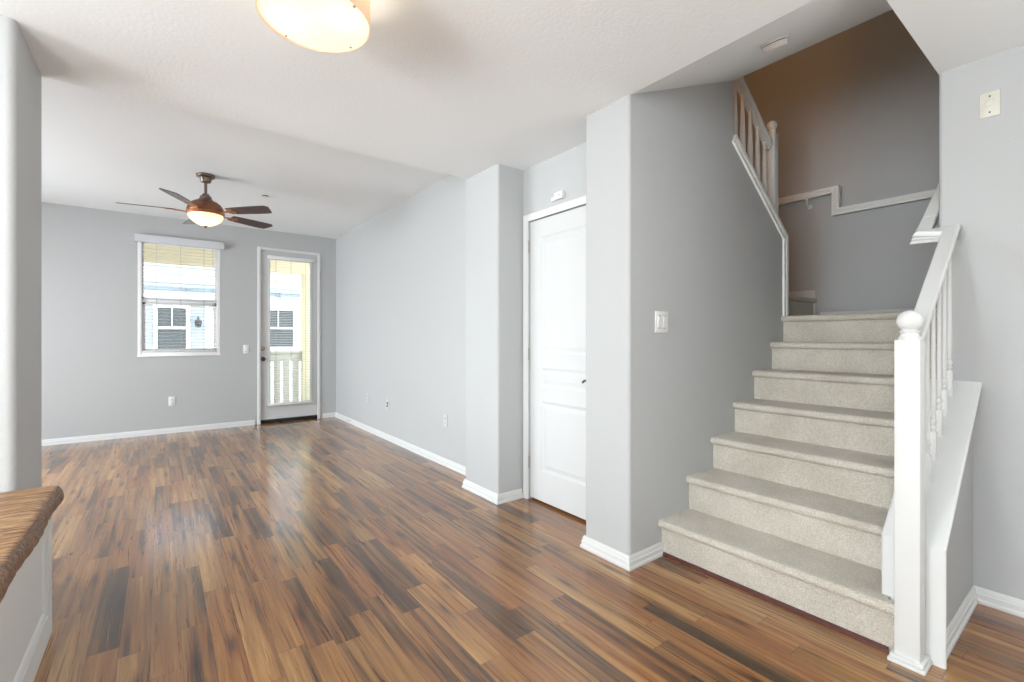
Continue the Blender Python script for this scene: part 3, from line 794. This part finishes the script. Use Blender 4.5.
for (x, y, z, lb) in ((3.9, 1.05, HT, 'small ceiling lamp added high above the landing to carry a warm fill light'), ):
    sl = thing('added_stairwell_lamp', lb, 'ceiling light', (x, y, z))  # unseen fixture added as a body for the warm fill
    bm = BM(); lathe(bm, [(0, -.03), (.10, -.03), (.11, -.0005), (0, -.0005)], (x, y, z), 24); obj('base', bm, 'trim', sl)
wl_ = thing('hall_sconce', 'small wall lamp beside the upper flight, behind the stair wall', 'wall lamp', (2.38, 1.70, 3.55))
bm = BM(); box(bm, (2.35, 1.7005, 3.50), (2.41, 1.72, 3.60), .004); obj('back_plate', bm, 'trim', wl_)
# unseen pendant added left of the view as a body for the fill light
pd = thing('added_pendant', 'small white pendant lamp added left of the view to carry a fill light', 'pendant lamp', (-1.25, 0.9, H1))
bm = BM(); lathe(bm, [(0, -.02), (.05, -.018), (.05, -.0005), (0, -.0005)], (-1.25, 0.9, H1), 20); tube(bm, [(-1.25, 0.9, H1 - .015), (-1.25, 0.9, 1.93)], .003, 6); obj('cord', bm, 'trim', pd)
bm = BM(); lathe(bm, [(0, 1.94), (.03, 1.935), (.05, 1.90), (.05, 1.895), (0, 1.895)], (-1.25, 0.9, 0), 20); obj('lamp_holder', bm, 'trim', pd)

# ------------------------------------------------------------------ ceiling fan
FX, FY = .338, 5.15
fan = thing('ceiling_fan', 'five-blade bronze ceiling fan with lit frosted glass bowl', 'ceiling fan', (FX, FY, H2))
bm = BM(); lathe(bm, [(0, -.075), (.020, -.075), (.040, -.068), (.048, -.040), (.050, -.030), (.072, -.022), (.076, -.006), (.076, 0)], (FX, FY, H2 - .0005), 28)
o = obj('canopy', bm, 'pewter', fan)
bm = BM(); tube(bm, [(FX, FY, H2 - .07), (FX, FY, H2 - .20)], .0125, 12); obj('downrod', bm, 'pewter', fan)
bm = BM(); lathe(bm, [(0, .0), (.028, 0), (.030, -.012), (.045, -.022), (.052, -.048), (.068, -.060), (.072, -.070), (0, -.070)][::-1], (FX, FY, H2 - .178), 28); obj('motor_collar', bm, 'pewter', fan)
bm = BM(); lathe(bm, [(.066, -.240), (.094, -.252), (.119, -.270), (.137, -.295), (.146, -.318), (.148, -.335), (.143, -.348), (.110, -.350), (0, -.350)][::-1], (FX, FY, H2), 40); obj('motor_housing', bm, 'bronze', fan)
bm = BM(); lathe(bm, [(.140, -.346), (.153, -.350), (.155, -.362), (.148, -.374), (.138, -.376), (.138, -.346)], (FX, FY, H2), 40); obj('bowl_ring', bm, 'copper', fan)
bm = BM(); lathe(bm, [(.138, -.372), (.140, -.380), (.135, -.398), (.118, -.422), (.090, -.445), (.057, -.462), (.022, -.472), (0, -.474)], (FX, FY, H2), 40); bowl = obj('glass_bowl', bm, 'bowl', fan)
bm = BM(); lathe(bm, [(0, -.496), (.006, -.494), (.010, -.488), (.006, -.482), (.016, -.476), (.018, -.470), (0, -.468)], (FX, FY, H2), 14); obj('finial', bm, 'bronze', bowl)
blade_me = None
for k in range(5):
    ang = math.radians(208 + 72 * k - 37.155)
    arm = BM()
    sweep(arm, [(-.016, -.003), (.016, -.003), (.016, .003), (-.016, .003)], [(.12, 0, -.335), (.160, 0, -.358), (.20, 0, -.352), (.245, 0, -.352)], sides=[(0, -1, 0)]*3)
    s0 = len(arm.verts)
    prism(arm, [(.225, -.02), (.255, -.045), (.285, -.045), (.285, -.020), (.31, -.012), (.31, .012), (.285, .020), (.285, .045), (.255, .045), (.225, .02)], 'z', -.005, 0)
    arm.verts.ensure_lookup_table(); pitch = Matrix.Translation((0, 0, -.348)) @ Matrix.Rotation(math.radians(-13), 4, 'X')
    xform(arm, pitch, s0)
    bl = BM()
    out = [(.235, -.050), (.30, -.058), (.45, -.066), (.58, -.069), (.635, -.066), (.660, -.040), (.640, .030), (.625, .062), (.58, .067), (.45, .064), (.30, .056), (.235, .048)]
    prism(bl, out, 'z', 0, .006); xform(bl, pitch)
    rot = Matrix.Translation((FX, FY, H2)) @ Matrix.Rotation(ang, 4, 'Z')
    xform(arm, rot); xform(bl, rot)
    bo = obj('blade', bl, 'blade', fan); obj('blade_arm', arm, 'copper', bo)
point('fan_bulb', (FX, FY, H2 - .405), 1.6, (1.0, .78, .50), .03)

# ------------------------------------------------------------------ small fittings
def wall_plate(name, label, cat, origin, axis, sz=(.07, .115), kind='outlet', mt='plastic', group=None):
    """plate built in local (u right, v up, w out) then turned onto its wall"""
    t = thing(name, label, cat, origin, group)
    ux, uy = {'-Y': ((1, 0), (0, -1)), '-X': ((0, -1), (-1, 0))}[axis]
    Mx = Matrix(((ux[0], 0, uy[0], 0), (ux[1], 0, uy[1], 0), (0, 1, 0, 0), (0, 0, 0, 1)))
    w_, h_ = sz
    def put(nm, bm, m):
        xform(bm, Mx); return lobj(nm, bm, m, t)
    bm = BM(); box(bm, (-w_/2, -h_/2, 0), (w_/2, h_/2, .006), .0025); put('plate', bm, mt)
    if kind == 'outlet':
        for s in (-1, 1):
            bm = BM(); box(bm, (-.017, s*.0205-.014, .005), (.017, s*.0205+.014, .0085), .002); put('receptacle', bm, mt)
            bm = BM()
            for q in (-.007, .007): box(bm, (q-.0014, s*.0205-.004, .0083), (q+.0014, s*.0205+.006, .0089))
            box(bm, (-.0025, s*.0205-.011, .0083), (.0025, s*.0205-.0065, .0089)); put('slots', bm, 'slot')
    if kind.startswith('switch'):
        n = int(kind[-1])
        for q in range(n):
            cx = (q - (n-1)/2) * .046
            bm = BM(); box(bm, (cx-.0165, -.033, .004), (cx+.0165, .033, .0075), .001)
            prism(bm, [(-.030, .007), (-.030, .009), (.030, .013), (.030, .007)], 'x', cx-.0145, cx+.0145); put('rocker', bm, mt)
            for s in (-1, 1):
                bm = BM(); box(bm, (cx-.012, s*.034-.0012, .0058), (cx+.012, s*.034+.0012, .0068)); put('rocker_gap', bm, 'slot')
    if kind == 'cover':
        for s in (-1, 1):
            bm = BM(); lathe(bm, [(0, 0), (.0035, 0), (.0035, .0015), (0, .0015)], (0, s*.036, .006), 10); put('screw', bm, 'slot')
        bm = BM(); box(bm, (-.014, -.002, .005), (.014, .024, .0075), .001); put('raised_label', bm, mt)
    if kind == 'jack':
        bm = BM(); box(bm, (-.012, .000, .004), (.014, .026, .010)); box(bm, (-.020, -.032, .004), (.006, -.010, .010)); put('jacks', bm, 'slot')
    return t
wall_plate('light_switch', 'white double rocker light switch on the grey stair wall', 'light switch', (2.218, 1.5558, 1.289), '-Y', (.116, .118), 'switch2')
wall_plate('light_switch', 'white light switch on the far wall beside the balcony door', 'light switch', (.939, 7.2698, 1.049), '-Y', (.072, .118), 'switch1')
wall_plate('wall_outlet', 'white outlet low on the far wall below the window', 'outlet', (.121, 7.2698, .404), '-Y')
wall_plate('wall_outlet', 'white outlet low on the right wall, nearest the pilaster', 'outlet', (2.1398, 3.85, .425), '-X', mt='painted')
wall_plate('wall_outlet', 'white outlet low on the right wall, nearest the balcony door', 'outlet', (2.1398, 5.90, .43), '-X', mt='painted')
wall_plate('cable_plate', 'white cable plate with dark jacks, between the two right-wall outlets', 'wall plate', (2.1398, 5.24, .42), '-X', kind='jack', mt='painted')
wall_plate('door_chime_plate', 'cream cover plate with two screws high on the wall right of the stairs', 'wall plate', (2.9698, .366, 2.248), '-X', (.066, .112), 'cover', 'cream')
# door stop on the right baseboard
t = thing('door_stop', 'small spring door stop on the right baseboard near the balcony door', 'door stop', (2.124, 6.52, .055))
bm = BM()
pts = [(2.124 - .070 * k / 60, 6.52 + .006*math.cos(k*.9), .055 + .006*math.sin(k*.9)) for k in range(61)]
tube(bm, pts, .0016, 6); obj('spring', bm, 'steel', t)
bm = BM(); box(bm, (2.046, 6.512, .047), (2.056, 6.528, .063), .003); obj('tip', bm, 'plastic', t)
# smoke alarm on the sloping soffit
sd = thing('smoke_alarm', 'round white smoke alarm on the sloping stair soffit', 'smoke alarm', (2.367, 1.025, soff(2.367)))
Ms = Matrix.Translation((2.367, 1.025, soff(2.367))) @ Matrix.Rotation(-math.atan(SL), 4, 'Y')
bm = BM(); lathe(bm, [(0, -.010), (.060, -.010), (.062, -.002), (.062, -.0005), (0, -.0005)], seg=36); xform(bm, Ms); obj('base_ring', bm, 'plastic', sd)
bm = BM(); lathe(bm, [(0, -.038), (.045, -.038), (.053, -.034), (.056, -.016), (.056, -.013), (0, -.013)], seg=36); xform(bm, Ms); obj('cover', bm, 'plastic', sd)
bm = BM(); lathe(bm, [(0, -.014), (.053, -.014), (.053, -.009), (0, -.009)], seg=36); xform(bm, Ms); obj('vent_gap', bm, 'slot', sd)
# sprinkler cover on the living ceiling
sp = thing('sprinkler_cover', 'small round sprinkler cover on the living-room ceiling right of the fan', 'sprinkler', (.890, 5.523, H2))
bm = BM(); lathe(bm, [(0, -.016), (.040, -.016), (.042, -.013), (0, -.011)], (.890, 5.523, H2), 24); obj('cover_disc', bm, 'plastic', sp)
bm = BM(); lathe(bm, [(0, -.013), (.030, -.012), (.030, 0), (0, 0)], (.890, 5.523, H2 - .0005), 24); obj('cup', bm, 'slot', sp)

# ------------------------------------------------------------------ outside: balcony and neighbouring house
bm = BM(); box(bm, (-3.5, 7.42, -.20), (3.0, 9.0, -.06)); struct('floor_balcony', bm, 'concrete')
bm = BM(); box(bm, (-3.5, 7.42, 2.82), (3.0, 9.0, 2.95)); struct('ceiling_balcony', bm, 'out_white')
bm = BM(); box(bm, (-3.5, 8.75, 2.33), (3.0, 8.92, 2.82), .004)
for z in (2.40, 2.50): box(bm, (-3.5, 8.735, z), (3.0, 8.752, z + .025))
tag(obj('balcony_beam', bm, 'beam'), 'cream beam across the top of the balcony outside the window', 'beam')
bm = BM(); box(bm, (2.00, 8.75, -.06), (2.17, 8.92, 2.33), .01)
tag(obj('balcony_post', bm, 'post'), 'pale yellow balcony post seen through the glazed door', 'post')
br = thing('balcony_railing', 'beige board railing of the balcony seen through the glazed door', 'railing', (.5, 8.83, -.06))
bm = BM(); box(bm, (-3.4, 8.79, .93), (2.0, 8.88, .97), .004); box(bm, (-3.4, 8.81, .80), (2.0, 8.86, .93), .004); obj('top_rail', bm, 'picket', br)
bm = BM(); box(bm, (-3.4, 8.81, .02), (2.0, 8.86, .08), .004); obj('bottom_rail', bm, 'picket', br)
proto = None; x = 1.905
while x > -.9:
    if proto is None:
        bm = BM(); box(bm, (-.052, -.012, .075), (.052, .012, .81), .003); proto = lobj('picket', bm, 'picket', br); o = proto
    else: o = proto.copy(); C.objects.link(o); o.parent = br
    o.location = Vector((x, 8.833, 0)) - br.location; x -= .149
YB = 11.5
def bz(z): return 1.2 + (z - 1.2) * YB / 11.0
def bxx(x): return x * YB / 11.0
nb = thing('neighbour_house', 'pale blue house with white-framed windows seen through the far window and door', 'house', (1, YB + .5, -3))
bm = BM(); box(bm, (-6, YB, 2.12), (9, YB + .3, 7.0))
for k in range(30): 
    z = 2.15 + k * .16; prism(bm, [(YB - .022, z), (YB, z), (YB, z + .15)], 'x', -6, 9)
obj('upper_wall', bm, 'siding', nb)
bm = BM(); box(bm, (-6, YB, -3), (9, YB + .3, 2.12))
for k in range(33):
    z = -2.9 + k * .15; prism(bm, [(YB - .018, z), (YB, z), (YB, z + .14)], 'x', -6, 9)
obj('lower_wall', bm, 'siding_c', nb)
bm = BM(); box(bm, (-6, YB - .12, 2.20), (9, YB - .01, 2.26)); 
for k in range(16): box(bm, (-5.5 + .85*k, YB - .08, 2.02), (-5.46 + .85*k, YB - .02, 2.20))
obj('gutter', bm, 'bluegrey', nb)
bm = BM(); box(bm, (-6, YB - .05, 1.86), (9, YB + .01, 2.04)); obj('trim_band', bm, 'out_white', nb)
for x0, x1 in ((-.42, -.12), (.50, .74)):
    bm = BM(); box(bm, (x0, YB - .035, .75), (x1, YB - .005, 1.84)); obj('blue_grey_panel', bm, 'bluegrey', nb)
for x0, x1, z0, z1 in ((-.04, .42, .98, 1.82), (1.80, 2.42, 1.00, 1.84), (3.6, 4.6, .9, 2.0)):
    bm = BM(); f = .07
    for (p, q, r, s) in ((x0-f, x0, z0-f, z1+f*.4), (x1, x1+f, z0-f, z1+f*.4), (x0, x1, z0-f, z0), (x0, x1, z1-.02, z1+f*.4), (x0, x1, (z0+z1)/2-.02, (z0+z1)/2+.025), ((x0+x1)/2-.008, (x0+x1)/2+.008, (z0+z1)/2, z1)):
        box(bm, (p, YB - .06, r), (q, YB - .01, s))
    wf = obj('window', bm, 'out_white', nb)
    bm = BM(); box(bm, (x0, YB - .036, z0), (x1, YB - .024, z1)); obj('pane', bm, 'out_dark', wf)
bm = BM(); lx, lz = .62, 1.50
lathe(bm, [(0, -.09), (.03, -.085), (.05, -.07), (.065, .02), (.055, .05), (.02, .085), (.012, .11), (0, .112)], (lx, YB - .15, lz), 12)
tube(bm, [(lx, YB - .15, lz + .10), (lx, YB - .10, lz + .14), (lx, YB - .02, lz + .10)], .012, 8); obj('wall_lantern', bm, 'iron', nb)
bm = BM(); box(bm, (-30, 7.5, -3.3), (30, 40, -3.0)); struct('ground', bm, 'concrete')
